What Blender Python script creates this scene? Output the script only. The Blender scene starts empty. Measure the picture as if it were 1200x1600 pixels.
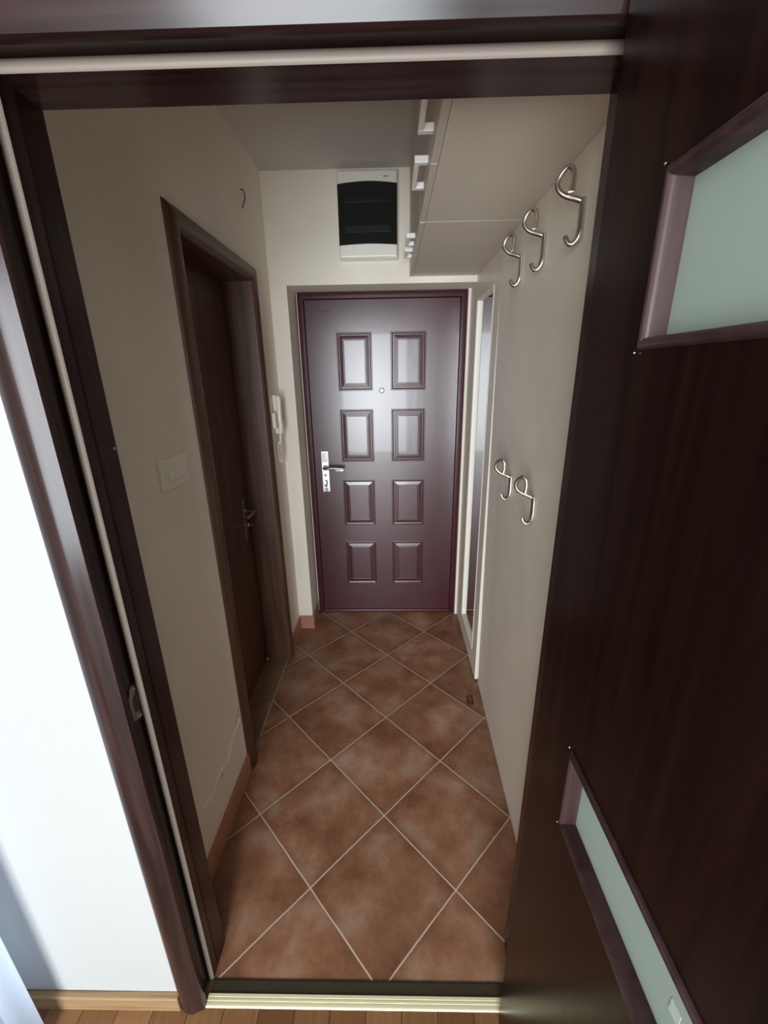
import bpy, bmesh, math, random
from mathutils import Vector, Matrix, noise
random.seed(4)
PI = math.pi
scene = bpy.context.scene
COL = scene.collection

# ------------------------------------------------------------------ camera
F, PITCH, ROLL, YAW, CAMH = 647.25, .3217, .0156, -.0217, 1.6107
cp, sp, cy, sy = math.cos(PITCH), math.sin(PITCH), math.cos(YAW), math.sin(YAW)
fw = Vector((sy * cp, cy * cp, -sp)); rt = Vector((cy, -sy, 0)); dn = fw.cross(rt)
r2 = rt * math.cos(ROLL) + dn * math.sin(ROLL); d2 = dn * math.cos(ROLL) - rt * math.sin(ROLL)
cam_d = bpy.data.cameras.new('camera'); cam = bpy.data.objects.new('camera', cam_d); COL.objects.link(cam)
M3 = Matrix((r2, -d2, -fw)).transposed()
cam.matrix_world = Matrix.Translation((0, 0, CAMH)) @ M3.to_4x4()
cam_d.sensor_fit = 'HORIZONTAL'; cam_d.sensor_width = 36; cam_d.lens = F / 1200 * 36
cam_d.clip_start = .02
scene.camera = cam
scene.view_settings.view_transform = 'Standard'
scene.view_settings.look = 'None'
scene.view_settings.exposure = 0.14
scene.view_settings.gamma = 1.0
scene.view_settings.use_curve_mapping = False
scene.cycles.max_bounces = 10
scene.cycles.diffuse_bounces = 7
scene.cycles.glossy_bounces = 5
scene.cycles.sample_clamp_indirect = 4.0
scene.cycles.use_denoising = True

# ------------------------------------------------------------------ light
W = bpy.data.worlds.new('world'); scene.world = W; W.use_nodes = True
W.node_tree.nodes['Background'].inputs[0].default_value = (.75, .86, 1, 1)
W.node_tree.nodes['Background'].inputs[1].default_value = 1.0

def area(name, loc, rot, sx, sy_, power, color):
    l = bpy.data.lights.new(name, 'AREA'); l.shape = 'RECTANGLE'; l.size = sx; l.size_y = sy_
    l.energy = power; l.color = color
    o = bpy.data.objects.new(name, l); COL.objects.link(o); o.location = loc; o.rotation_euler = rot
    return o
# daylight coming in through the balcony door behind the camera
area('daylight', (-.50, -2.72, 1.25), (PI / 2, 0, 0), 1.55, 2.1, 222, (.88, .95, 1.0))

# ------------------------------------------------------------------ materials
def new_mat(name):
    m = bpy.data.materials.new(name); m.use_nodes = True
    return m, m.node_tree, m.node_tree.nodes['Principled BSDF']

def plain(name, col, rough=.5, metal=0., spec=.5, noise_amt=0., scale=8., bump=0., bscale=200., coat=0.):
    m, t, b = new_mat(name)
    b.inputs['Base Color'].default_value = (*col, 1)
    b.inputs['Roughness'].default_value = rough; b.inputs['Metallic'].default_value = metal
    b.inputs['Specular IOR Level'].default_value = spec
    b.inputs['Coat Weight'].default_value = coat
    tc = t.nodes.new('ShaderNodeTexCoord')
    if noise_amt:
        n = t.nodes.new('ShaderNodeTexNoise'); n.inputs['Scale'].default_value = scale; n.inputs['Detail'].default_value = 5
        t.links.new(tc.outputs['Object'], n.inputs['Vector'])
        r = t.nodes.new('ShaderNodeValToRGB')
        r.color_ramp.elements[0].position = .3; r.color_ramp.elements[1].position = .7
        r.color_ramp.elements[0].color = (*[c * (1 - noise_amt) for c in col], 1)
        r.color_ramp.elements[1].color = (*[min(1, c * (1 + noise_amt * .6)) for c in col], 1)
        t.links.new(n.outputs['Fac'], r.inputs[0]); t.links.new(r.outputs[0], b.inputs['Base Color'])
    if bump:
        n = t.nodes.new('ShaderNodeTexNoise'); n.inputs['Scale'].default_value = bscale; n.inputs['Detail'].default_value = 3
        t.links.new(tc.outputs['Object'], n.inputs['Vector'])
        bp = t.nodes.new('ShaderNodeBump'); bp.inputs['Strength'].default_value = bump; bp.inputs['Distance'].default_value = .002
        t.links.new(n.outputs['Fac'], bp.inputs['Height']); t.links.new(bp.outputs[0], b.inputs['Normal'])
    return m

def wood(name, dark, light, axis='Z', rough=.35, stretch=18., scale=5., bump=.15, spec=.5, grain=60., mid=None):
    """grain runs along `axis`"""
    m, t, b = new_mat(name)
    tc = t.nodes.new('ShaderNodeTexCoord'); mp = t.nodes.new('ShaderNodeMapping')
    s = {'X': (1, stretch, stretch), 'Y': (stretch, 1, stretch), 'Z': (stretch, stretch, 1)}[axis]
    mp.inputs['Scale'].default_value = s
    t.links.new(tc.outputs['Object'], mp.inputs['Vector'])
    n = t.nodes.new('ShaderNodeTexNoise'); n.inputs['Scale'].default_value = scale * .35; n.inputs['Detail'].default_value = 6
    n.inputs['Distortion'].default_value = .6
    t.links.new(mp.outputs[0], n.inputs['Vector'])
    n2 = t.nodes.new('ShaderNodeTexNoise'); n2.inputs['Scale'].default_value = grain / stretch; n2.inputs['Detail'].default_value = 4
    t.links.new(mp.outputs[0], n2.inputs['Vector'])
    mx = t.nodes.new('ShaderNodeMath'); mx.operation = 'MULTIPLY_ADD'; mx.inputs[1].default_value = .45
    t.links.new(n2.outputs['Fac'], mx.inputs[0])
    mm = t.nodes.new('ShaderNodeMath'); mm.operation = 'MULTIPLY'; mm.inputs[1].default_value = .6
    t.links.new(n.outputs['Fac'], mm.inputs[0]); t.links.new(mm.outputs[0], mx.inputs[2])
    r = t.nodes.new('ShaderNodeValToRGB')
    r.color_ramp.elements[0].position = .36; r.color_ramp.elements[1].position = .66
    r.color_ramp.elements[0].color = (*dark, 1); r.color_ramp.elements[1].color = (*light, 1)
    t.links.new(mx.outputs[0], r.inputs[0]); t.links.new(r.outputs[0], b.inputs['Base Color'])
    b.inputs['Roughness'].default_value = rough; b.inputs['Specular IOR Level'].default_value = spec
    bp = t.nodes.new('ShaderNodeBump'); bp.inputs['Strength'].default_value = bump; bp.inputs['Distance'].default_value = .001
    t.links.new(n2.outputs['Fac'], bp.inputs['Height']); t.links.new(bp.outputs[0], b.inputs['Normal'])
    return m

TX0, TY0, TE, TROT = -.0428, .9005, .2399, -.0037
def tile_mat(name, c1, c2, c3, grout, diagonal=True):
    m, t, b = new_mat(name)
    N, L = t.nodes.new, t.links.new
    g = N('ShaderNodeNewGeometry')
    mp = N('ShaderNodeMapping'); mp.vector_type = 'TEXTURE'
    mp.inputs['Location'].default_value = (TX0, TY0 + TE, 0)
    mp.inputs['Rotation'].default_value = (0, 0, PI / 4 + TROT)
    mp.inputs['Scale'].default_value = (TE * math.sqrt(2),) * 2 + (1,)
    L(g.outputs['Position'], mp.inputs['Vector'])
    # slight wobble of the grout lines
    nw = N('ShaderNodeTexNoise'); nw.inputs['Scale'].default_value = 9; L(g.outputs['Position'], nw.inputs['Vector'])
    sub = N('ShaderNodeVectorMath'); sub.operation = 'SUBTRACT'; sub.inputs[1].default_value = (.5, .5, .5)
    L(nw.outputs['Color'], sub.inputs[0])
    scv = N('ShaderNodeVectorMath'); scv.operation = 'SCALE'; scv.inputs['Scale'].default_value = .012; L(sub.outputs[0], scv.inputs[0])
    add = N('ShaderNodeVectorMath'); add.operation = 'ADD'; L(mp.outputs[0], add.inputs[0]); L(scv.outputs[0], add.inputs[1])
    sep = N('ShaderNodeSeparateXYZ'); L(add.outputs[0], sep.inputs[0])
    ds = []
    for ax in 'XY':
        fr = N('ShaderNodeMath'); fr.operation = 'FRACT'; L(sep.outputs[ax], fr.inputs[0])
        s1 = N('ShaderNodeMath'); s1.operation = 'SUBTRACT'; s1.inputs[1].default_value = .5; L(fr.outputs[0], s1.inputs[0])
        ab = N('ShaderNodeMath'); ab.operation = 'ABSOLUTE'; L(s1.outputs[0], ab.inputs[0])
        inv = N('ShaderNodeMath'); inv.operation = 'SUBTRACT'; inv.inputs[0].default_value = .5; L(ab.outputs[0], inv.inputs[1])
        ds.append(inv)                       # distance to the nearest line, in tiles
    mn = N('ShaderNodeMath'); mn.operation = 'MINIMUM'; L(ds[0].outputs[0], mn.inputs[0]); L(ds[1].outputs[0], mn.inputs[1])
    gm = N('ShaderNodeMapRange'); gm.interpolation_type = 'SMOOTHSTEP'
    gm.inputs['From Min'].default_value = .0055; gm.inputs['From Max'].default_value = .0095
    L(mn.outputs[0], gm.inputs['Value'])     # 0 in grout, 1 on tile
    # tile id for colour variation
    fl = N('ShaderNodeVectorMath'); fl.operation = 'FLOOR'; L(mp.outputs[0], fl.inputs[0])
    wn = N('ShaderNodeTexWhiteNoise'); wn.noise_dimensions = '3D'; L(fl.outputs[0], wn.inputs['Vector'])
    off = N('ShaderNodeVectorMath'); off.operation = 'SCALE'; off.inputs['Scale'].default_value = 7.0; L(wn.outputs['Color'], off.inputs[0])
    pa = N('ShaderNodeVectorMath'); pa.operation = 'ADD'; L(g.outputs['Position'], pa.inputs[0]); L(off.outputs[0], pa.inputs[1])
    n1 = N('ShaderNodeTexNoise'); n1.inputs['Scale'].default_value = 6.5; n1.inputs['Detail'].default_value = 5; n1.inputs['Roughness'].default_value = .55
    L(pa.outputs[0], n1.inputs['Vector'])
    n2 = N('ShaderNodeTexNoise'); n2.inputs['Scale'].default_value = 60; n2.inputs['Detail'].default_value = 5; L(pa.outputs[0], n2.inputs['Vector'])
    mixn = N('ShaderNodeMath'); mixn.operation = 'MULTIPLY_ADD'; mixn.inputs[1].default_value = .14; L(n2.outputs['Fac'], mixn.inputs[0])
    m8 = N('ShaderNodeMath'); m8.operation = 'MULTIPLY'; m8.inputs[1].default_value = .86; L(n1.outputs['Fac'], m8.inputs[0]); L(m8.outputs[0], mixn.inputs[2])
    r = N('ShaderNodeValToRGB'); cr = r.color_ramp
    cr.elements[0].position = .34; cr.elements[0].color = (*c1, 1)
    cr.elements[1].position = .68; cr.elements[1].color = (*c3, 1)
    e = cr.elements.new(.5); e.color = (*c2, 1)
    L(mixn.outputs[0], r.inputs[0])
    # darker rim of every tile
    rim = N('ShaderNodeMapRange'); rim.inputs['From Min'].default_value = .005; rim.inputs['From Max'].default_value = .10
    rim.inputs['To Min'].default_value = .78; rim.inputs['To Max'].default_value = 1.0; L(mn.outputs[0], rim.inputs['Value'])
    var = N('ShaderNodeMapRange'); var.inputs['To Min'].default_value = .86; var.inputs['To Max'].default_value = 1.1; L(wn.outputs['Value'], var.inputs['Value'])
    mv = N('ShaderNodeMath'); mv.operation = 'MULTIPLY'; L(rim.outputs[0], mv.inputs[0]); L(var.outputs[0], mv.inputs[1])
    hs = N('ShaderNodeHueSaturation'); L(r.outputs[0], hs.inputs['Color']); L(mv.outputs[0], hs.inputs['Value'])
    mix = N('ShaderNodeMix'); mix.data_type = 'RGBA'
    L(gm.outputs[0], mix.inputs['Factor']); mix.inputs['A'].default_value = (*grout, 1); L(hs.outputs[0], mix.inputs['B'])
    L(mix.outputs['Result'], b.inputs['Base Color'])
    rr = N('ShaderNodeMapRange'); rr.inputs['To Min'].default_value = .8; rr.inputs['To Max'].default_value = .42; L(gm.outputs[0], rr.inputs['Value'])
    L(rr.outputs[0], b.inputs['Roughness'])
    hh = N('ShaderNodeMath'); hh.operation = 'MULTIPLY_ADD'; hh.inputs[1].default_value = .25; L(n1.outputs['Fac'], hh.inputs[0]); L(gm.outputs[0], hh.inputs[2])
    bp = N('ShaderNodeBump'); bp.inputs['Strength'].default_value = .6; bp.inputs['Distance'].default_value = .002
    L(hh.outputs[0], bp.inputs['Height']); L(bp.outputs[0], b.inputs['Normal'])
    return m

def parquet_mat(name):
    m, t, b = new_mat(name); N, L = t.nodes.new, t.links.new
    g = N('ShaderNodeNewGeometry'); mp = N('ShaderNodeMapping'); mp.inputs['Rotation'].default_value = (0, 0, PI / 2 + .02)
    L(g.outputs['Position'], mp.inputs['Vector'])
    br = N('ShaderNodeTexBrick'); br.inputs['Scale'].default_value = 1.0
    br.inputs['Brick Width'].default_value = .5; br.inputs['Row Height'].default_value = .095; br.inputs['Mortar Size'].default_value = .0012
    br.inputs['Color1'].default_value = (.27, .135, .055, 1); br.inputs['Color2'].default_value = (.15, .062, .024, 1)
    br.inputs['Mortar'].default_value = (.05, .02, .01, 1)
    L(mp.outputs[0], br.inputs['Vector'])
    mp2 = N('ShaderNodeMapping'); mp2.inputs['Scale'].default_value = (40, 2.5, 1); L(g.outputs['Position'], mp2.inputs['Vector'])
    n = N('ShaderNodeTexNoise'); n.inputs['Scale'].default_value = 2; n.inputs['Detail'].default_value = 5; L(mp2.outputs[0], n.inputs['Vector'])
    rm = N('ShaderNodeMapRange'); rm.inputs['To Min'].default_value = .6; rm.inputs['To Max'].default_value = 1.35; L(n.outputs['Fac'], rm.inputs['Value'])
    hs = N('ShaderNodeHueSaturation'); L(br.outputs['Color'], hs.inputs['Color']); L(rm.outputs[0], hs.inputs['Value'])
    L(hs.outputs[0], b.inputs['Base Color']); b.inputs['Roughness'].default_value = .35
    return m

M = {}
M['hall_wall'] = plain('hall_plaster', (.86, .80, .70), .85, spec=.15, noise_amt=.05, scale=3, bump=.25, bscale=150)
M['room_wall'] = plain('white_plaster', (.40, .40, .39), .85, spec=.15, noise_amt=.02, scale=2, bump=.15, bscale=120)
M['ceiling'] = plain('ceiling_paint', (.58, .55, .51), .9, spec=.1)
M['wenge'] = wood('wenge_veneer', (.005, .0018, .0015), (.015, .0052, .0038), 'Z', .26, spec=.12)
M['frame_v'] = wood('frame_foil_vertical', (.006, .0024, .0022), (.040, .019, .017), 'Z', .21, spec=.25, bump=.25)
M['frame_h'] = wood('frame_foil_horizontal', (.007, .0028, .0025), (.040, .019, .017), 'X', .21, spec=.30, bump=.25)
M['bath_wood'] = wood('walnut_foil', (.050, .022, .012), (.115, .055, .030), 'Z', .42, spec=.4)
M['bath_wood_h'] = wood('walnut_foil_head', (.050, .022, .012), (.115, .055, .030), 'Y', .42, spec=.4)
M['seal'] = plain('beige_rubber_seal', (.27, .22, .18), .5, spec=.4)
M['steel_door'] = plain('burgundy_steel', (.055, .011, .014), .30, spec=.7, noise_amt=.12, scale=5, bump=.05, bscale=60, coat=.15)
M['steel_frame'] = plain('burgundy_steel_frame', (.060, .012, .018), .3, spec=.5)
M['laminate'] = plain('cream_laminate', (.80, .73, .62), .38, spec=.4, noise_amt=.04, scale=6)
M['laminate_edge'] = plain('cream_edge_band', (.84, .78, .68), .45, spec=.4)
M['cab'] = plain('cupboard_laminate', (.62, .56, .48), .45, spec=.4, noise_amt=.04, scale=6)
M['cab_side'] = plain('cupboard_carcass', (.66, .60, .51), .5, spec=.3)
M['white_plastic'] = plain('white_plastic', (.88, .87, .83), .35)
M['cream_plastic'] = plain('cream_plastic', (.88, .85, .76), .35)
M['cream_dark'] = plain('maker_mark_print', (.30, .27, .22), .5)  # dark strokes of the fuse box maker's mark
M['smoke'] = plain('smoked_plastic', (.014, .016, .015), .18, spec=.4)
M['breaker'] = plain('breaker_plastic', (.004, .004, .004), .4)
M['chrome'] = plain('brushed_nickel', (.66, .62, .56), .22, metal=1)
M['bright_chrome'] = plain('polished_chrome', (.80, .80, .78), .14, metal=1)
M['satin'] = plain('satin_nickel', (.86, .86, .83), .38, metal=.6)
M['dull_steel'] = plain('worn_steel', (.32, .29, .25), .32, metal=1, noise_amt=.3, scale=60)
M['sticker'] = plain('faded_sticker', (.42, .47, .42), .6)
M['black'] = plain('black_plastic', (.012, .011, .010), .4)
M['brass'] = plain('brass_anodised', (.92, .86, .58), .45, metal=.55)
M['sill'] = plain('dark_bronze_strip', (.045, .036, .020), .5, metal=.2)
M['skirt'] = plain('terracotta_skirting', (.42, .20, .12), .55, noise_amt=.18, scale=9)
M['pine'] = wood('oak_skirting', (.19, .105, .05), (.40, .26, .135), 'X', .5, spec=.3)
M['curtain'] = plain('white_curtain', (.80, .84, .90), .9, spec=.1, bump=.2, bscale=400)
M['tile'] = tile_mat('terracotta_tiles', (.185, .072, .034), (.285, .130, .070), (.39, .245, .165), (.54, .38, .27))
M['tile2'] = plain('bathroom_threshold_tile', (.23, .135, .075), .45, noise_amt=.2, scale=8)
M['grout'] = plain('grout', (.40, .30, .22), .8)
M['parquet'] = parquet_mat('oak_parquet')
M['rust'] = plain('rusty_steel', (.10, .030, .018), .5, metal=.6)
M['bruise'] = plain('bare_plaster', (.40, .36, .29), .95, spec=.1, noise_amt=.2, scale=30)
M['pvc'] = plain('white_window_pvc', (.82, .82, .8), .35)
m, t, b = new_mat('mirror_glass'); b.inputs['Metallic'].default_value = 1; b.inputs['Roughness'].default_value = .015
b.inputs['Base Color'].default_value = (.86, .88, .87, 1); M['mirror'] = m
m, t, b = new_mat('frosted_glass')
b.inputs['Base Color'].default_value = (.46, .53, .47, 1); b.inputs['Roughness'].default_value = .42
tr = t.nodes.new('ShaderNodeBsdfTranslucent'); tr.inputs[0].default_value = (.52, .60, .54, 1)
mx = t.nodes.new('ShaderNodeMixShader'); mx.inputs[0].default_value = .45
t.links.new(b.outputs[0], mx.inputs[1]); t.links.new(tr.outputs[0], mx.inputs[2])
t.links.new(mx.outputs[0], t.nodes['Material Output'].inputs['Surface']); M['frost'] = m
m, t, b = new_mat('clear_glass'); b.inputs['Transmission Weight'].default_value = 1; b.inputs['Roughness'].default_value = 0
b.inputs['IOR'].default_value = 1.02; M['glass'] = m

m, t, b = new_mat('sheer_curtain')
b.inputs['Base Color'].default_value = (.74, .80, .90, 1); b.inputs['Roughness'].default_value = .9
tr = t.nodes.new('ShaderNodeBsdfTranslucent'); tr.inputs[0].default_value = (.80, .86, .94, 1)
mx = t.nodes.new('ShaderNodeMixShader'); mx.inputs[0].default_value = .68
t.links.new(b.outputs[0], mx.inputs[1]); t.links.new(tr.outputs[0], mx.inputs[2])
t.links.new(mx.outputs[0], t.nodes['Material Output'].inputs['Surface']); M['curtain'] = m

# ------------------------------------------------------------------ mesh helpers
def link(name, bm, mat, parent=None, smooth=None, kind=None, bevel=0., mats=None):
    me = bpy.data.meshes.new(name)
    bmesh.ops.recalc_face_normals(bm, faces=bm.faces[:])
    bm.to_mesh(me); bm.free()
    for mt in (mats or [mat]): me.materials.append(mt)
    o = bpy.data.objects.new(name, me); COL.objects.link(o)
    if parent: o.parent = parent
    if kind: o['kind'] = kind
    if smooth is not None:
        for p in me.polygons: p.use_smooth = True
        md = o.modifiers.new('edges', 'EDGE_SPLIT'); md.split_angle = smooth
    if bevel:
        md = o.modifiers.new('bevel', 'BEVEL'); md.width = bevel; md.segments = 2; md.limit_method = 'ANGLE'
    return o

def box(bm, x0, x1, y0, y1, z0, z1, mi=0):
    v = [bm.verts.new((x, y, z)) for z in (z0, z1) for y in (y0, y1) for x in (x0, x1)]
    for q in ((0, 1, 3, 2), (4, 6, 7, 5), (0, 4, 5, 1), (2, 3, 7, 6), (0, 2, 6, 4), (1, 5, 7, 3)):
        f = bm.faces.new([v[i] for i in q]); f.material_index = mi
def boxes(*bs):
    bm = bmesh.new()
    for b_ in bs: box(bm, *b_)
    return bm
def strip(bm, rings, close_ring=False, cap=False, close_path=False):
    """connect successive rings of points"""
    rings = list(rings)
    vs = [[bm.verts.new(p) for p in r] for r in rings]
    n = len(rings[0]); m_ = len(rings)
    for i in range(m_ if close_path else m_ - 1):
        A, B = vs[i], vs[(i + 1) % m_]
        for j in range(n if close_ring else n - 1):
            k = (j + 1) % n
            bm.faces.new((A[j], A[k], B[k], B[j]))
    if cap:
        bm.faces.new(vs[0]); bm.faces.new(vs[-1])
    return vs
def jamb_set(prof, u0, u1, zt, mp, z0=0.):
    """three mitred pieces (left, head, right) of a frame; prof = [(outward, depth)], mp(u, depth, z) -> point"""
    L = bmesh.new(); strip(L, [[mp(u0 - a, d, z0) for a, d in prof], [mp(u0 - a, d, zt + a) for a, d in prof]], True, True)
    H = bmesh.new(); strip(H, [[mp(u0 - a, d, zt + a) for a, d in prof], [mp(u1 + a, d, zt + a) for a, d in prof]], True, True)
    R = bmesh.new(); strip(R, [[mp(u1 + a, d, z0) for a, d in prof], [mp(u1 + a, d, zt + a) for a, d in prof]], True, True)
    return L, H, R
def rect_loop(prof, u0, u1, z0, z1, mp, ring=True):
    """profile [(inward, depth)] swept around a rectangle"""
    bm = bmesh.new()
    rings = []
    for su, sz in ((0, 0), (1, 0), (1, 1), (0, 1)):
        rings.append([mp(u0 + a if su == 0 else u1 - a, d, z0 + a if sz == 0 else z1 - a) for a, d in prof])
    strip(bm, rings, ring, False, True)
    return bm
def tube(bm, pts, rad, seg=10, flat=1.0):
    """swept round bar along points; rad may be a list"""
    P = [Vector(p) for p in pts]; n = len(P)
    rads = [rad[min(i, len(rad) - 1)] for i in range(n)] if isinstance(rad, (list, tuple)) else [rad] * n
    rings = []; up = Vector((.13, 1, .07)).normalized()
    for i in range(n):
        tdir = (P[min(i + 1, n - 1)] - P[max(i - 1, 0)]).normalized()
        a = up - tdir * up.dot(tdir)
        if a.length < 1e-4: a = tdir.orthogonal()
        a.normalize(); b_ = tdir.cross(a); up = a
        rings.append([P[i] + (a * math.cos(2 * PI * k / seg) * flat + b_ * math.sin(2 * PI * k / seg)) * rads[i] for k in range(seg)])
    strip(bm, rings, True, True)
def catmull(pts, sub=6):
    P = [Vector(p) for p in pts]; out = []
    for i in range(len(P) - 1):
        a, b_, c, d = P[max(i - 1, 0)], P[i], P[i + 1], P[min(i + 2, len(P) - 1)]
        for k in range(sub):
            s = k / sub
            out.append(.5 * ((2 * b_) + (c - a) * s + (2 * a - 5 * b_ + 4 * c - d) * s * s + (3 * b_ - a - 3 * c + d) * s ** 3))
    out.append(P[-1]); return out
def disc(bm, c, axis, r, h, seg=20, r2_=None):
    """short cylinder / cone from c along axis"""
    c = Vector(c); ax = Vector(axis).normalized(); a = ax.orthogonal().normalized(); b_ = ax.cross(a)
    r2_ = r if r2_ is None else r2_
    rings = [[c + (a * math.cos(2 * PI * k / seg) + b_ * math.sin(2 * PI * k / seg)) * rr + ax * hh for k in range(seg)] for rr, hh in ((r, 0), (r2_, h))]
    strip(bm, rings, True, True)
def empty(name, loc=(0, 0, 0), rz=0.):
    o = bpy.data.objects.new(name, None); COL.objects.link(o); o.location = loc; o.rotation_euler = (0, 0, rz); o.empty_display_size = .05
    return o
def tag(o, label, cat=None, group=None, kind=None):
    o['label'] = label
    if cat: o['category'] = cat
    if group: o['group'] = group
    if kind: o['kind'] = kind
    return o
def place(o, parent):
    """parent keeping world coordinates (parent only translated)"""
    o.parent = parent; o.location = -parent.location if True else (0, 0, 0)
    return o

# ------------------------------------------------------------------ dimensions
XL, XR = -.625, .437          # hall walls
YW, YD = 2.3874, 2.57         # end wall face, entrance door plane
ZC = 2.541
YF0, YF1 = .635, .755         # wall with the near door
RX0, RX1, RY0 = -1.45, 1.75, -2.6
HXR = .48                     # structural right wall of the hall, behind the panels

# ------------------------------------------------------------------ shell
bm = boxes((XL - .02, HXR + .02, .68, YD + .04, -.02, 0)); link('floor', bm, M['tile'], kind='structure')
bm = boxes((RX0, RX1, RY0, .653, -.02, 0)); box(bm, -.60, .40, .653, .679, -.02, -.0005); link('floor_parquet', bm, M['parquet'], kind='structure')
bm = boxes((RX0 - .1, RX1 + .1, RY0 - .1, YD + .15, ZC, ZC + .1)); link('ceiling', bm, M['ceiling'], kind='structure')
# left hall wall with the bathroom door opening
DY0, DY1, DZ = 1.395, 2.062, 2.012
bm = boxes((XL - .15, XL, YF1, DY0 - .02, 0, ZC), (XL - .15, XL, DY1 + .02, YD + .15, 0, ZC), (XL - .15, XL, DY0 - .02, DY1 + .02, DZ + .02, ZC))
wl = link('wall_left', bm, M['hall_wall'], kind='structure')
# right hall wall
bm = boxes((HXR, HXR + .12, YF1, YD + .15, 0, ZC)); link('wall_right', bm, M['hall_wall'], kind='structure')
# end wall: left pier, lintel, thin right margin
XP, ZN = -.537, 2.050
bm = boxes((XL, XP, YW, YD + .04, 0, ZC), (XP, HXR, YW, YD + .04, ZN, ZC), (.4290, HXR, YD - .02, YD + .04, 0, ZN), (XL, HXR, YD + .04, YD + .15, 0, ZC))
link('wall_back', bm, M['hall_wall'], kind='structure')
# wall between the room and the hall, room side white, hall side cream
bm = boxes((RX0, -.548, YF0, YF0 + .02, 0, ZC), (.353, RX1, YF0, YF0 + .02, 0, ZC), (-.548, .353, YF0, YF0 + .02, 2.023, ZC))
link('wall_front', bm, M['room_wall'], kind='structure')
bm = boxes((RX0, -.548, YF0 + .02, YF1, 0, ZC), (.353, RX1, YF0 + .02, YF1, 0, ZC), (-.548, .353, YF0 + .02, YF1, 2.023, ZC))
link('wall_front', bm, M['hall_wall'], kind='structure')
# the room behind the camera
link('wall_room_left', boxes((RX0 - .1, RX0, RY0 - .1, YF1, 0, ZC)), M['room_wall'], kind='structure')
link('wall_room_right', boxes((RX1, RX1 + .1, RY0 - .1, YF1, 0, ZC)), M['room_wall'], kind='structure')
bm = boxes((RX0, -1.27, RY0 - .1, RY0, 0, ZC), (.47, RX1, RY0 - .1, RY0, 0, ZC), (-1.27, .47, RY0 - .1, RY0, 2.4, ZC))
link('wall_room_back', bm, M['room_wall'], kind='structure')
win = empty('window_1', (-.275, RY0 - .05, 0)); win['kind'] = 'structure'
mpw = lambda u, d, z: (u, RY0 - .05 + d, z)
place(link('window_frame', rect_loop([(0, -.03), (.06, -.03), (.06, .03), (0, .03)], -1.27, .47, .02, 2.4, mpw), M['pvc']), win)

# skirtings
SK = .095
bm = boxes((XL, XL + .009, YF1, DY0 - .065, 0, SK), (XL, XL + .009, DY1 + .068, YW, 0, SK))
link('baseboard_left', bm, M['skirt'], kind='structure', bevel=.0015)
bm = boxes((XL + .009, XP + .009, YW - .009, YW, 0, SK), (XP, XP + .009, YW, YD - .03, 0, SK))
link('baseboard_back', bm, M['skirt'], kind='structure', bevel=.0015)
link('baseboard_front', boxes((RX0, -.5785, .619, YF0, 0, .055)), M['pine'], kind='structure', bevel=.003)

# cracked strip of plaster above the left skirting
def ribbon(y_z, w, depth):
    bm = bmesh.new(); r = []
    for i, (y, z) in enumerate(y_z):
        ww = w * (.5 + random.random())
        r.append([(XL, y, z - ww), (XL + depth, y, z - ww * .4), (XL + depth, y, z + ww * .4), (XL, y, z + ww)])
    strip(bm, r); return bm
pts = [(.80 + i * .0265, .262 + .01 * math.sin(i * 1.3) + random.uniform(-.006, .006) + (.0 if i < 15 else (i - 15) * .012)) for i in range(20)]
o = link('plaster_lip', ribbon(pts, .010, .007), M['hall_wall'], wl)
for y0, y1, z0, z1 in ((1.20, 1.27, .262, .298), (1.10, 1.13, .242, .256), (1.27, 1.318, .30, .345)):
    bm = bmesh.new(); n = 10
    top = [(XL + .0008, y0 + (y1 - y0) * i / n, z0 + (z1 - z0) * i / n + random.uniform(.003, .009)) for i in range(n + 1)]
    bot = [(XL + .0008, y0 + (y1 - y0) * i / n, z0 + (z1 - z0) * i / n - random.uniform(.003, .008)) for i in range(n + 1)]
    strip(bm, [top, bot]); link('plaster_chip', bm, M['bruise'], wl)

# ------------------------------------------------------------------ near door frame (door_3)
near = empty('door_3', (0, 0, 0)); near['kind'] = 'structure'
prof = [(.000, .638), (.000, .634), (.0004, .6262), (.0015, .6240), (.008, .6215), (.016, .6185), (.024, .6155), (.030, .6142), (.036, .6142), (.045, .6165), (.055, .6195), (.061, .6235), (.0635, .629), (.0635, .6348),
        (.033, .6348), (.033, .7552), (.0635, .7552), (.0625, .764), (.055, .770), (.036, .774), (.018, .774), (.006, .771), (.000, .765), (.000, .686), (.015, .686), (.015, .640)]
mpn = lambda u, d, z: (u, d, z)
L_, H_, R_ = jamb_set(prof, -.515, .320, 1.990, mpn)
for bm_, nm, mt in ((L_, 'jamb', 'frame_v'), (H_, 'head', 'frame_h'), (R_, 'jamb', 'frame_v')):
    link(nm, bm_, M[mt], near, smooth=math.radians(28))
sprof = [(.0148, .6858), (.0125, .6815), (.007, .6795), (.001, .681), (-.0012, .6845), (.0015, .6875), (.0148, .6875)]
SL, SH, SR = jamb_set(sprof, -.515, .320, 1.990, mpn, .004)
for bm_ in (SL, SH, SR): link('seal', bm_, M['seal'], near, smooth=math.radians(50))['label'] = 'beige rubber sealing strip'
# decorative groove line on inner jamb faces
for x in (-.5146, .3192):
    bm = boxes((x, x + .0006, .712, .7145, .01, 1.985)); link('groove', bm, M['wenge'], near)
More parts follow.
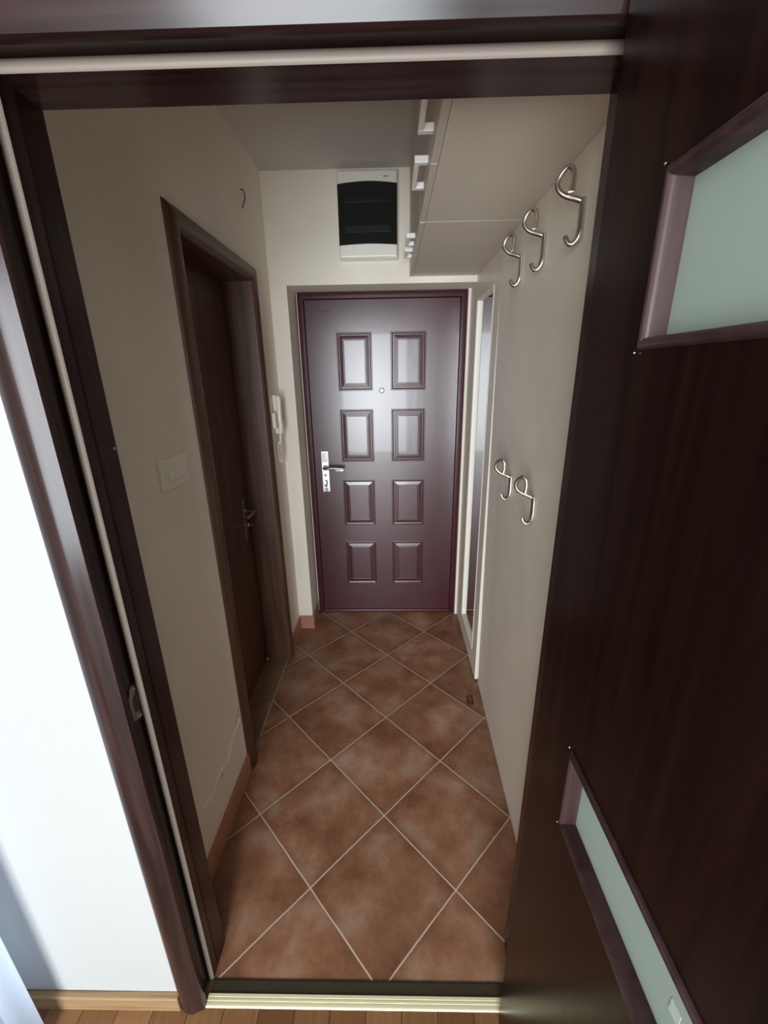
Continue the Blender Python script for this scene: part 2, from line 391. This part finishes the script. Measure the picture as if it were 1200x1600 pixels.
# strike plate on the left rebate
sk = bmesh.new()
mps = lambda y, z: (-.5288, y, z)
out = [(.648, .958), (.656, .948), (.672, .940), (.683, .938), (.6845, .955), (.682, .985), (.6845, 1.005), (.683, 1.022), (.670, 1.024), (.660, 1.018), (.656, 1.006), (.648, 1.000)]
strip(sk, [[(-.5298, y, z) for y, z in out], [(-.5272, y, z) for y, z in out]], True, True)
st = link('strike_plate', sk, M['dull_steel'], near, bevel=.0008); st['label'] = 'worn steel strike plate'
bm = boxes((-.5271, -.5266, .664, .674, .962, .998)); link('latch_hole', bm, M['black'], st)
lip = bmesh.new()
strip(lip, [[(-.5285, .650, z), (-.522, .642, z), (-.5155, .636, z), (-.5150, .632, z), (-.5165, .632, z), (-.5235, .640, z), (-.5298, .650, z)] for z in (.962, .972, .99, .998)], True, True)
link('strike_lip', lip, M['dull_steel'], st)
for z in (.948, 1.014):
    bm = bmesh.new(); disc(bm, (-.5273, .673, z), (1, 0, 0), .0035, .0012); link('screw', bm, M['chrome'], st)
bm = bmesh.new(); disc(bm, (-.5149, .757, 1.487), (1, 0, 0), .003, .001, 12); link('screw', bm, M['chrome'], near)

# threshold: brass profile and the dark strip behind it
thr = empty('threshold_strip', (0, 0, 0)); tag(thr, 'ribbed brass-coloured metal threshold strip on the parquet below the dark door frame', 'threshold strip')
bm = bmesh.new()
pr = [(.627, 0), (.6285, .0022), (.631, .0030), (.6365, .0036), (.6368, .0028), (.6392, .0028), (.6395, .0044), (.6440, .0048), (.6443, .0040), (.6465, .0040), (.6468, .0052), (.6525, .0056), (.654, .004), (.654, 0)]
strip(bm, [[(x, y, z) for y, z in pr] for x in (-.5145, .3195)], True, True)
link('brass_profile', bm, M['brass'], thr)
bm = bmesh.new()
pr = [(.654, 0), (.654, .0028), (.679, .0028), (.6835, .0018), (.684, 0)]
strip(bm, [[(x, y, z) for y, z in pr] for x in (-.5145, .3195)], True, True)
link('dark_strip', bm, M['sill'], thr)

# ------------------------------------------------------------------ near door leaf, open towards the viewer
leaf = empty('room_door_leaf', (.285, .61, 0))
tag(leaf, 'dark wenge door leaf with frosted glass panes, swung open at the right', 'door')
LX0, LX1, LY0, LY1, LZ0, LZ1 = .265, .305, -.215, .612, .008, 2.004
GY0, GY1 = .03, .478
panes = [(1.632, 1.792), (1.277, 1.437), (.924, 1.072)]
panes = [panes[0], panes[2]]
bm = bmesh.new()
zs = [LZ0]
for z0, z1 in sorted(panes): zs += [z0, z1]
zs.append(LZ1)
for i in range(0, len(zs), 2): box(bm, LX0, LX1, LY0, LY1, zs[i], zs[i + 1])
for z0, z1 in panes:
    box(bm, LX0, LX1, LY0, GY0, z0, z1); box(bm, LX0, LX1, GY1, LY1, z0, z1)
bmesh.ops.remove_doubles(bm, verts=bm.verts[:], dist=1e-5)
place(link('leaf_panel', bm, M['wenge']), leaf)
M['bead'] = wood('glazing_bead_foil', (.018, .007, .007), (.050, .025, .025), 'Z', .4, spec=.3, bump=.3)
for i, (z0, z1) in enumerate(panes):
    for side in (0, 1):
        mpl = (lambda u, d, z: (LX0 + d, u, z)) if side == 0 else (lambda u, d, z: (LX1 - d, u, z))
        pf = [(-.001, -.0002), (.0, -.003), (.003, -.0052), (.007, -.0052), (.0095, -.003), (.0105, .001), (.0125, .0175), (-.0, .0175), (-.0, -.0002)]
        o = place(link('glazing_bead', rect_loop(pf, GY0, GY1, z0, z1, mpl), M['bead'], smooth=math.radians(40)), leaf)
    g_ = place(link('glass_pane', boxes((LX0 + .0175, LX0 + .0225, GY0 + .001, GY1 - .001, z0 + .001, z1 - .001)), M['frost']), leaf)
    g_['label'] = 'frosted glass pane'
    if i == 1:
        bm = boxes((LX0 + .0168, LX0 + .0174, .236, .250, .982, 1.001)); s_ = link('sticker', bm, M['sticker'], g_); s_['label'] = 'small whitish sticker'
    for zz in (z0 - .004, z1 + .004):
        bm = bmesh.new(); bmesh.ops.create_icosphere(bm, subdivisions=1, radius=.0016, matrix=Matrix.Translation((LX0 - .003, GY1 + .004, zz)))
        place(link('bead_corner', bm, M['chrome']), leaf)
for z in (.25, 1.80):
    bm = bmesh.new(); disc(bm, (.313, .612, z - .04), (0, 0, 1), .006, .08, 12); place(link('hinge', bm, M['dull_steel']), leaf)

# ------------------------------------------------------------------ bathroom door in the left wall
bath = empty('door_2'); bath['kind'] = 'structure'
mpb = lambda u, d, z: (XL + d, u, z)
bprof = [(.000, -.13), (.000, .000), (.002, .008), (.008, .015), (.020, .0195), (.036, .021), (.050, .018), (.060, .011), (.066, .002), (.066, .0002), (.018, .0002), (.018, -.13)]
L_, H_, R_ = jamb_set(bprof, DY0, DY1, DZ, mpb)
for bm_, nm, mt in ((L_, 'jamb', 'bath_wood'), (H_, 'head', 'bath_wood_h'), (R_, 'jamb', 'bath_wood')):
    link(nm, bm_, M[mt], bath, smooth=math.radians(35))
dl = link('door_leaf', boxes((XL - .175, XL - .131, DY0 - .012, DY1 + .012, .006, DZ + .010)), M['bath_wood'], bath)
# stops in front of the leaf
bprof2 = [(-.012, -.13), (-.012, -.118), (.001, -.118), (.001, -.13)]
# lever handle
hx = XL - .131
hd = empty('door_handle'); hd.parent = bath; hd['label'] = 'chrome lever handle'
hd.location = (0, 0, 0)
bm = boxes((hx, hx + .006, 1.968, 2.008, .80, 1.03)); link('plate', bm, M['dull_steel'], hd, bevel=.002)
bm = bmesh.new()
tube(bm, catmull([(hx + .004, 1.988, .962), (hx + .035, 1.988, .962), (hx + .052, 1.980, .961), (hx + .056, 1.95, .960), (hx + .056, 1.90, .960), (hx + .053, 1.865, .961)]), [.008] * 13 + [.0085] * 13, 12)
link('lever', bm, M['chrome'], hd, smooth=math.radians(60))
bm = bmesh.new(); disc(bm, (hx + .006, 1.988, .885), (1, 0, 0), .009, .010); box(bm, hx + .016, hx + .040, 1.986, 1.990, .876, .894); link('key', bm, M['chrome'], hd)
# tiles of the door sill
sl = link('trim_1', boxes((XL - .15, XL - .012, DY0, 1.728, -.02, .001), (XL - .15, XL - .012, 1.731, DY1, -.02, .001)), M['tile2'], kind='structure')
link('trim_2', boxes((XL - .012, XL - .006, DY0, DY1, -.02, .0012)), M['grout'], kind='structure')
link('trim_3', boxes((XL - .30, XL - .15, DY0 - .1, DY1 + .1, -.02, 0), (XL - .32, XL - .29, DY0 - .1, DY1 + .1, 0, ZC)), M['room_wall'], kind='structure')

# ------------------------------------------------------------------ entrance door
ent = empty('door_1'); ent['kind'] = 'structure'
EX0, EX1, EZ = -.4905, .3935, 2.012
mpe = lambda u, d, z: (u, YD + d, z)
eprof = [(.034, .035), (.034, -.004), (.032, -.010), (.028, -.012), (.020, -.012), (.017, -.009), (.0165, -.002), (.012, -.002), (.0115, .004), (.004, .004), (.002, .008), (.000, .035)]
L_, H_, R_ = jamb_set(eprof, EX0, EX1, EZ, mpe)
for bm_, nm in ((L_, 'jamb'), (H_, 'head'), (R_, 'jamb')):
    link(nm, bm_, M['steel_frame'], ent, smooth=math.radians(30))
bm = boxes((EX0, EX1, YD + .002, YD + .035, 0, .022)); link('sill', bm, M['steel_frame'], ent, bevel=.003)
# leaf with eight embossed panels
xs = [EX0 + .002, -.316, -.112, -.002, .203, EX1 - .002]
zs = [.024, .227, .541, .660, .969, 1.087, 1.408, 1.518, 1.840, EZ - .002]
YL = YD + .012
bm = bmesh.new()
def quad(p): bm.faces.new([bm.verts.new(q) for q in p])
emb = [(0, 0), (.002, -.0022), (.006, -.0022), (.009, .003), (.013, .0042), (.0155, .0042), (.035, .0012), (.037, .0012), (.0385, .0028), (.041, .0028), (.042, .002)]
for i in range(5):
    for j in range(9):
        x0, x1, z0, z1 = xs[i], xs[i + 1], zs[j], zs[j + 1]
        if i in (1, 3) and j % 2 == 1:
            rings = []
            for a, d in emb:
                rings.append([(x0 + a, YL + d, z0 + a), (x1 - a, YL + d, z0 + a), (x1 - a, YL + d, z1 - a), (x0 + a, YL + d, z1 - a)])
            vs = strip(bm, rings, True)
            bm.faces.new(vs[-1])
        else:
            quad([(x0, YL, z0), (x1, YL, z0), (x1, YL, z1), (x0, YL, z1)])
bmesh.ops.remove_doubles(bm, verts=bm.verts[:], dist=1e-5)
box(bm, xs[0], xs[-1], YL + .008, YL + .028, zs[0], zs[-1])
el = link('door_leaf', bm, M['steel_door'], ent)
md = el.modifiers.new('b', 'BEVEL'); md.width = .0015; md.segments = 2; md.limit_method = 'ANGLE'; md.angle_limit = math.radians(20)
# peephole
bm = bmesh.new(); disc(bm, (-.058, YL, 1.517), (0, -1, 0), .016, .004, 28, .0145); ph = link('peephole', bm, M['black'], ent, smooth=math.radians(30))
bm = bmesh.new(); disc(bm, (-.058, YL - .004, 1.517), (0, -1, 0), .0115, .0012, 24, .010); link('lens', bm, M['white_plastic'], ph)
# lock plate and lever
hd = empty('door_handle'); hd.parent = ent; hd['label'] = 'chrome lock plate with lever'
bm = boxes((-.447, -.399, YL - .008, YL, .893, 1.158)); o = link('lock_plate', bm, M['satin'], hd, bevel=.006)
bm = boxes((-.440, -.406, YL - .0092, YL - .0075, 1.088, 1.148)); link('plate_relief', bm, M['chrome'], hd, bevel=.004)
bm = bmesh.new(); disc(bm, (-.424, YL - .007, 1.055), (0, -1, 0), .014, .020, 20, .011); link('rose', bm, M['dull_steel'], hd, smooth=.6)
bm = bmesh.new()
tube(bm, catmull([(-.424, YL - .022, 1.055), (-.424, YL - .046, 1.055), (-.405, YL - .055, 1.056), (-.370, YL - .055, 1.057), (-.335, YL - .054, 1.056), (-.300, YL - .050, 1.052)]), [.010] * 12 + [.009] * 12 + [.0085] * 7, 12, 1.0)
link('lever', bm, M['dull_steel'], hd, smooth=1)
bm = boxes((-.352, -.302, YL - .066, YL - .062, 1.040, 1.053)); link('lever_painted_highlight', bm, M['bright_chrome'], hd, bevel=.0015)  # bright chrome bar added on the lever to stand in for its highlight
for z, rr in ((1.004, .0095), (.935, .0105)):
    bm = bmesh.new(); disc(bm, (-.425, YL - .008, z), (0, -1, 0), rr, .004, 20); cc = link('lock_cylinder', bm, M['dull_steel'], hd)
    bm = boxes((-.4275, -.4225, YL - .0135, YL - .0118, z - .006, z + .004)); link('keyhole', bm, M['black'], cc)
bm = bmesh.new(); tube(bm, catmull([(-.425, YL - .012, .972), (-.418, YL - .018, .965), (-.416, YL - .018, .95), (-.424, YL - .014, .94)]), .0032, 8); link('chain_link', bm, M['black'], hd)
bm = bmesh.new(); disc(bm, (-.424, YL - .008, .908), (0, -1, 0), .013, .007, 20, .010); link('thumb_turn', bm, M['chrome'], hd)
bm = boxes((-.398, -.345, YL - .0006, YL, 1.950, 1.954)); link('scratch', bm, M['black'], ent)

# ------------------------------------------------------------------ fuse box on the end wall
fb = empty('fuse_box', (-.105, YW, 2.157))
tag(fb, 'cream plastic fuse box with smoked black cover on the wall above the entrance door', 'fuse box')
FX0, FX1, FZ0, FZ1, FY = -.2505, .0375, 2.152, 2.518, YW - .052
bm = bmesh.new(); n = 14
rings = []
for (ya, bulge) in ((YW, 0), (FY + .012, 0), (FY, -.008), (FY - .006, -.016)):
    ins = -bulge
    rings.append([(FX0 + ins * .4, ya, FZ0 + ins * .5), (FX1 - ins * .4, ya, FZ0 + ins * .5), (FX1 - ins * .4, ya, FZ1 - ins * .5), (FX0 + ins * .4, ya, FZ1 - ins * .5)])
strip(bm, rings, True, True)
place(link('case', bm, M['cream_plastic'], bevel=.004), fb)
# smoked door with arched top and bottom edges
bm = bmesh.new(); n = 16
def arch(y, ins):
    top = [(FX0 + ins + (FX1 - FX0 - 2 * ins) * i / n, y, 2.462 - ins + .010 * math.sin(PI * i / n)) for i in range(n + 1)]
    bot = [(FX1 - ins - (FX1 - FX0 - 2 * ins) * i / n, y, 2.205 + ins + .006 * math.sin(PI * i / n)) for i in range(n + 1)]
    return top + bot
strip(bm, [arch(FY + .004, .003), arch(FY - .008, .003), arch(FY - .011, .007)], True, True)
sm = place(link('smoked_cover', bm, M['smoke']), fb); sm['label'] = 'smoked black see-through cover'
for z in (2.385, 2.262):
    bm = boxes((FX0 + .035, FX1 - .035, FY - .0125, FY - .0112, z, z + .028)); link('breaker_row', bm, M['breaker'], sm, bevel=.0004)
bm = bmesh.new()
for k, (a, w) in enumerate(((0, .007), (.0075, .004), (.012, .005), (.0175, .004), (.022, .003))):
    box(bm, -.030 + a, -.030 + a + w, FY - .0072, FY - .0058, 2.4835 + .001 * (k % 2), 2.4885 + .001 * (k % 2))
place(link('maker_mark', bm, M['cream_dark']), fb)
bm = boxes((-.15, -.10, FY - .010, FY - .004, 2.163, 2.171)); place(link('catch', bm, M['white_plastic'], bevel=.002), fb)

# ------------------------------------------------------------------ overhead cupboard, two units
CZ0, CX0, CDW = 2.080, .097, .018
def cupboard(y0, y1, label, handles, end):
    t_ = empty('overhead_cupboard', ((CX0 + .437) / 2, y0, CZ0)); tag(t_, label, 'cupboard', 'overhead cupboards along the right wall')
    xc = CX0 + CDW + .001
    xr = .4785
    b_ = boxes((xc, xr, y0 + .0005, y1 - .0005, CZ0, CZ0 + .018), (xc, xr, y0 + .0005, y1 - .0005, ZC - .022, ZC - .004),
               (xc, xr, y0 + .0005, y0 + .018, CZ0 + .018, ZC - .022), (xc, xr, y1 - .018, y1 - .0005, CZ0 + .018, ZC - .022), (xr - .006, xr, y0 + .018, y1 - .018, CZ0 + .018, ZC - .022))
    place(link('carcass', b_, M['cab_side']), t_)
    ym = (y0 + y1) / 2
    for (a, c, h0, h1) in ((y0 + .003, ym - .002, *handles[0]), (ym + .003, y1 - .003, *handles[1])):
        d_ = place(link('cupboard_door', boxes((CX0, CX0 + CDW, a, c, CZ0 - .001, ZC - .008)), M['cab'], bevel=.0008), t_)
        # bow handle: two feet and a bar
        hz = CZ0 + .038
        bm_ = bmesh.new()
        box(bm_, CX0 - .034, CX0 + .0002, h0, h0 + .016, hz - .007, hz + .009)
        box(bm_, CX0 - .034, CX0 + .0002, h1 - .016, h1, hz - .007, hz + .009)
        box(bm_, CX0 - .034, CX0 - .022, h0 + .016, h1 - .016, hz - .007, hz + .009)
        link('handle', bm_, M['white_plastic'], d_, bevel=.0015)['label'] = 'white plastic bow handle'
    for yy in (y0 + .0004, y1 - .0016):
        pass
    return t_
cupboard(.79, 1.585, 'near unit of the cream overhead cupboard, closest to the dark door frame, white handles', ((.995, 1.135), (1.262, 1.43)), 0)
cupboard(1.589, YW - .001, 'far unit of the cream overhead cupboard, touching the end wall beside the fuse box', ((1.865, 1.985), (2.055, 2.172)), 1)

# ------------------------------------------------------------------ right side: coat panel, filler, mirror cabinet
def skew_panel(name, y0, y1, x0a, x0b, xta, xtb, thick, ztop, mat, z0=0.):
    """panel whose face runs from (x at y0) to (x at y1), floor values a, top values"""
    bm = bmesh.new()
    f = [(x0a, y0, z0), (x0b, y1, z0), (xtb, y1, ztop), (xta, y0, ztop)]
    g = [(HXR - .0005, y, z) for x, y, z in f]
    strip(bm, [f, g], True, True)
    return link(name, bm, mat, bevel=.0015)
pan = skew_panel('coat_board', .79, 1.700, .430, .453, .433, .433, .02, CZ0 - .0005, M['laminate'])
tag(pan, 'tall flat cream laminate board with metal coat hooks on the right wall', 'wall panel')
fil = skew_panel('filler_board', 1.702, 1.862, .455, .458, .435, .437, .02, CZ0 - .0005, M['laminate_edge'])
tag(fil, 'narrow pale filler strip between hooked board and mirror cabinet', 'filler board')

mc = empty('mirror_cabinet', (.46, 1.88, 0)); tag(mc, 'shallow cream cabinet front with long inset mirror beside the entrance door', 'mirror cabinet')
MY0, MY1, MZ0, MZ1, MX = 1.881, 2.545, .012, CZ0 - .0005, .443
OY0, OY1, OZ0, OZ1 = 1.985, 2.350, .125, 1.965
bm = boxes((MX, .4785, MY0, OY0, MZ0, MZ1), (MX, .4785, OY1, YW - .001, MZ0, MZ1), (MX, .4785, YW - .001, MY1, MZ0, ZN - .001), (MX, .4785, OY0, OY1, MZ0, OZ0), (MX, .4785, OY0, OY1, OZ1, MZ1))
bmesh.ops.remove_doubles(bm, verts=bm.verts[:], dist=1e-5)
place(link('surround', bm, M['laminate']), mc)
bm = boxes((MX - .0006, MX + .016, MY0 - .0025, MY0 - .0004, MZ0, MZ1)); place(link('edge_band', bm, M['laminate_edge'], bevel=.0005), mc)['label'] = 'pale edge strip'
mpm = lambda u, d, z: (MX + d, u, z)
pf = [(.0, -.001), (.004, -.003), (.008, -.001), (.0095, .003), (.010, .013), (.0, .013)]
place(link('mirror_bead', rect_loop(pf, OY0, OY1, OZ0, OZ1, mpm), M['laminate_edge'], smooth=.6), mc)
place(link('mirror_glass', boxes((MX + .013, MX + .017, OY0 + .001, OY1 - .001, OZ0 + .001, OZ1 - .001)), M['mirror']), mc)

# ------------------------------------------------------------------ coat hooks
def make_hook():
    h = empty('coat_hook')
    # d = distance from the wall (towards -x), s along the wall, z up
    S = [(.008, 0, .008), (.020, .004, .014), (.036, .011, .020), (.052, .016, .030), (.0600, .018, .045), (.056, .014, .062), (.045, .004, .0735), (.036, -.004, .066), (.0335, -.006, .046), (.036, -.006, .024)]
    bm = bmesh.new(); pts = catmull([(-d, s, z) for d, s, z in S]); nn = len(pts)
    rad = [.0066 - .0012 * (i / nn) + (.0012 if i > nn - 5 else 0) for i in range(nn)]
    tube(bm, pts, rad, 12, 1.15)
    link('upper_prong', bm, M['chrome'], h, smooth=1.0)
    S = [(.007, 0, .014), (.006, 0, -.004), (.006, -.001, -.03), (.007, -.002, -.052), (.011, .0, -.066), (.020, .003, -.0735), (.029, .006, -.069), (.0345, .008, -.056)]
    bm = bmesh.new(); pts = catmull([(-d, s, z) for d, s, z in S]); nn = len(pts)
    rad = [.0078 - .0030 * max(0, (i / nn - .5) * 2) for i in range(nn)]
    tube(bm, pts, rad, 12, 1.45)
    link('lower_prong', bm, M['chrome'], h, smooth=1.0)
    for z in (-.012, -.040):
        bm = bmesh.new(); disc(bm, (-.0105, -.003, z), (-1, -.5, 0), .0034, .0022, 12); link('screw', bm, M['bright_chrome'], h)
    return h
hooks = [(1.093, 1.958, 'metal coat hook high on the cream board, nearest of the upper three'),
         (1.338, 1.958, 'metal coat hook high on the cream board, middle one of the upper three'),
         (1.556, 1.958, 'metal coat hook high on the cream board, farthest of the upper three, beside mirror cabinet'),
         (1.213, 1.238, 'metal coat hook at mid height on the cream board, nearer one of the lower pair'),
         (1.478, 1.238, 'metal coat hook at mid height on the cream board, farther of the pair')]
def panel_x(y, z):
    k = (y - .79) / .91; xf = .430 + .023 * k; return xf + (.433 - xf) * z / CZ0
proto = make_hook()
for i, (y, z, lab) in enumerate(hooks):
    if i == 0: h = proto
    else:
        h = proto.copy(); COL.objects.link(h)
        for ch in list(proto.children):
            c = ch.copy(); COL.objects.link(c); c.parent = h
    h.location = (panel_x(y, z), y, z)
    tag(h, lab, 'coat hook', 'metal coat hooks on the cream board')

# ------------------------------------------------------------------ things on the left wall
sw = empty('light_switch', (XL, 1.145, 1.356)); tag(sw, 'wide white switch plate on the cream wall left of the brown bathroom door', 'light switch')
def lbox(par, name, x0, x1, y0, y1, z0, z1, mat, bev=0., **k):
    return place(link(name, boxes((XL + x0, XL + x1, y0, y1, z0, z1)), M[mat], bevel=bev), par)
lbox(sw, 'plate', 0, .0095, 1.071, 1.218, 1.314, 1.399, 'cream_plastic', .0025)
lbox(sw, 'insert', .0095, .0115, 1.090, 1.200, 1.331, 1.384, 'cream_plastic', .001)
for k in range(3):
    y0 = 1.0995 + k * .0305
    bm = bmesh.new()
    z0_, z1_ = 1.336, 1.362
    strip(bm, [[(XL + .0115, y, z1_), (XL + .0135, y, z1_), (XL + .0185, y, z0_ + .004), (XL + .0115, y, z0_)] for y in (y0, y0 + .029)], True, True)
    place(link('rocker', bm, M['cream_plastic'], bevel=.0008), sw)
ic = empty('intercom_handset', (XL, 2.26, 1.30)); tag(ic, 'white wall intercom with slim handset and curly cord beside the entrance door', 'intercom')
lbox(ic, 'base', 0, .022, 2.225, 2.275, 1.315, 1.515, 'cream_plastic', .004)
bm = bmesh.new()
pts = catmull([(XL + .030, 2.222, 1.508), (XL + .036, 2.222, 1.49), (XL + .034, 2.222, 1.41), (XL + .036, 2.222, 1.34), (XL + .031, 2.222, 1.322)])
tube(bm, pts, .0125, 12, 1.1); place(link('handset', bm, M['cream_plastic'], smooth=.8), ic)
lbox(ic, 'speaker_box', 0, .030, 2.150, 2.195, 1.350, 1.430, 'cream_plastic', .003)
bm = bmesh.new(); tube(bm, catmull([(XL + .028, 2.222, 1.325), (XL + .028, 2.225, 1.300), (XL + .024, 2.228, 1.265)]), .005, 8); place(link('cord_end', bm, M['cream_plastic']), ic)
for k, (dy, w) in enumerate(((0, .030), (.012, .022))):
    bm = bmesh.new(); c0 = Vector((XL + .016 + .006 * k, 2.235 + dy, 1.215)); P = []
    for i in range(150):
        a = PI * .5 + i / 149 * 2 * PI * .98
        cen = c0 + Vector((.0, math.cos(a) * w, math.sin(a) * .052))
        P.append(cen + Vector((math.cos(i * 1.1) * .0035, math.sin(i * 1.1) * .0035 * math.cos(a), math.sin(i * 1.1) * .0035 * math.sin(a))))
    tube(bm, P, .0016, 6); place(link('curly_cord', bm, M['cream_plastic'], smooth=2), ic)
cb = bmesh.new()
tube(cb, catmull([(XL - .002, 2.062, 2.352), (XL + .010, 2.058, 2.350), (XL + .018, 2.052, 2.335), (XL + .018, 2.048, 2.312), (XL + .010, 2.048, 2.294), (XL + .004, 2.050, 2.282)]), .0022, 8)
tag(link('cable_stub', cb, M['black'], smooth=1), 'thin dark cable end curling out of the cream wall above the bathroom door', 'cable')

# rusty ring on the tiles
rg = bmesh.new(); P = []
for i in range(25):
    a = 2 * PI * i / 24
    P.append((.392 + .0125 * math.cos(a) + (.003 if 0 else 0), 1.728 + (.026 if math.sin(a) > 0 else -.026) * abs(math.sin(a)) ** .6, .0045 + .006 * (math.sin(a) > .3)))
tube(rg, P, .0036, 8)
tag(link('metal_ring', rg, M['rust'], smooth=1), 'small rusty oval ring lying on the tiles by the mirror cabinet', 'ring')

# ------------------------------------------------------------------ curtain at the left edge
bm = bmesh.new(); n = 90; rings = []
for zi in range(9):
    z = .003 + (2.42 - .003) * zi / 8
    r_ = []
    for i in range(n + 1):
        s = i / n; x = -1.40 + (.510) * s
        y = .567 + .016 * math.sin(s * 34 + .4 * math.sin(z * 2)) * (.75 + .25 * math.sin(z)) - .005
        r_.append((x, y, z))
    rings.append(r_)
strip(bm, rings)
cu = link('curtain', bm, M['curtain'], smooth=2)
sd = cu.modifiers.new('thick', 'SOLIDIFY'); sd.thickness = .0008
tag(cu, 'pale bluish white curtain edge hanging in front of the white wall at far left', 'curtain')
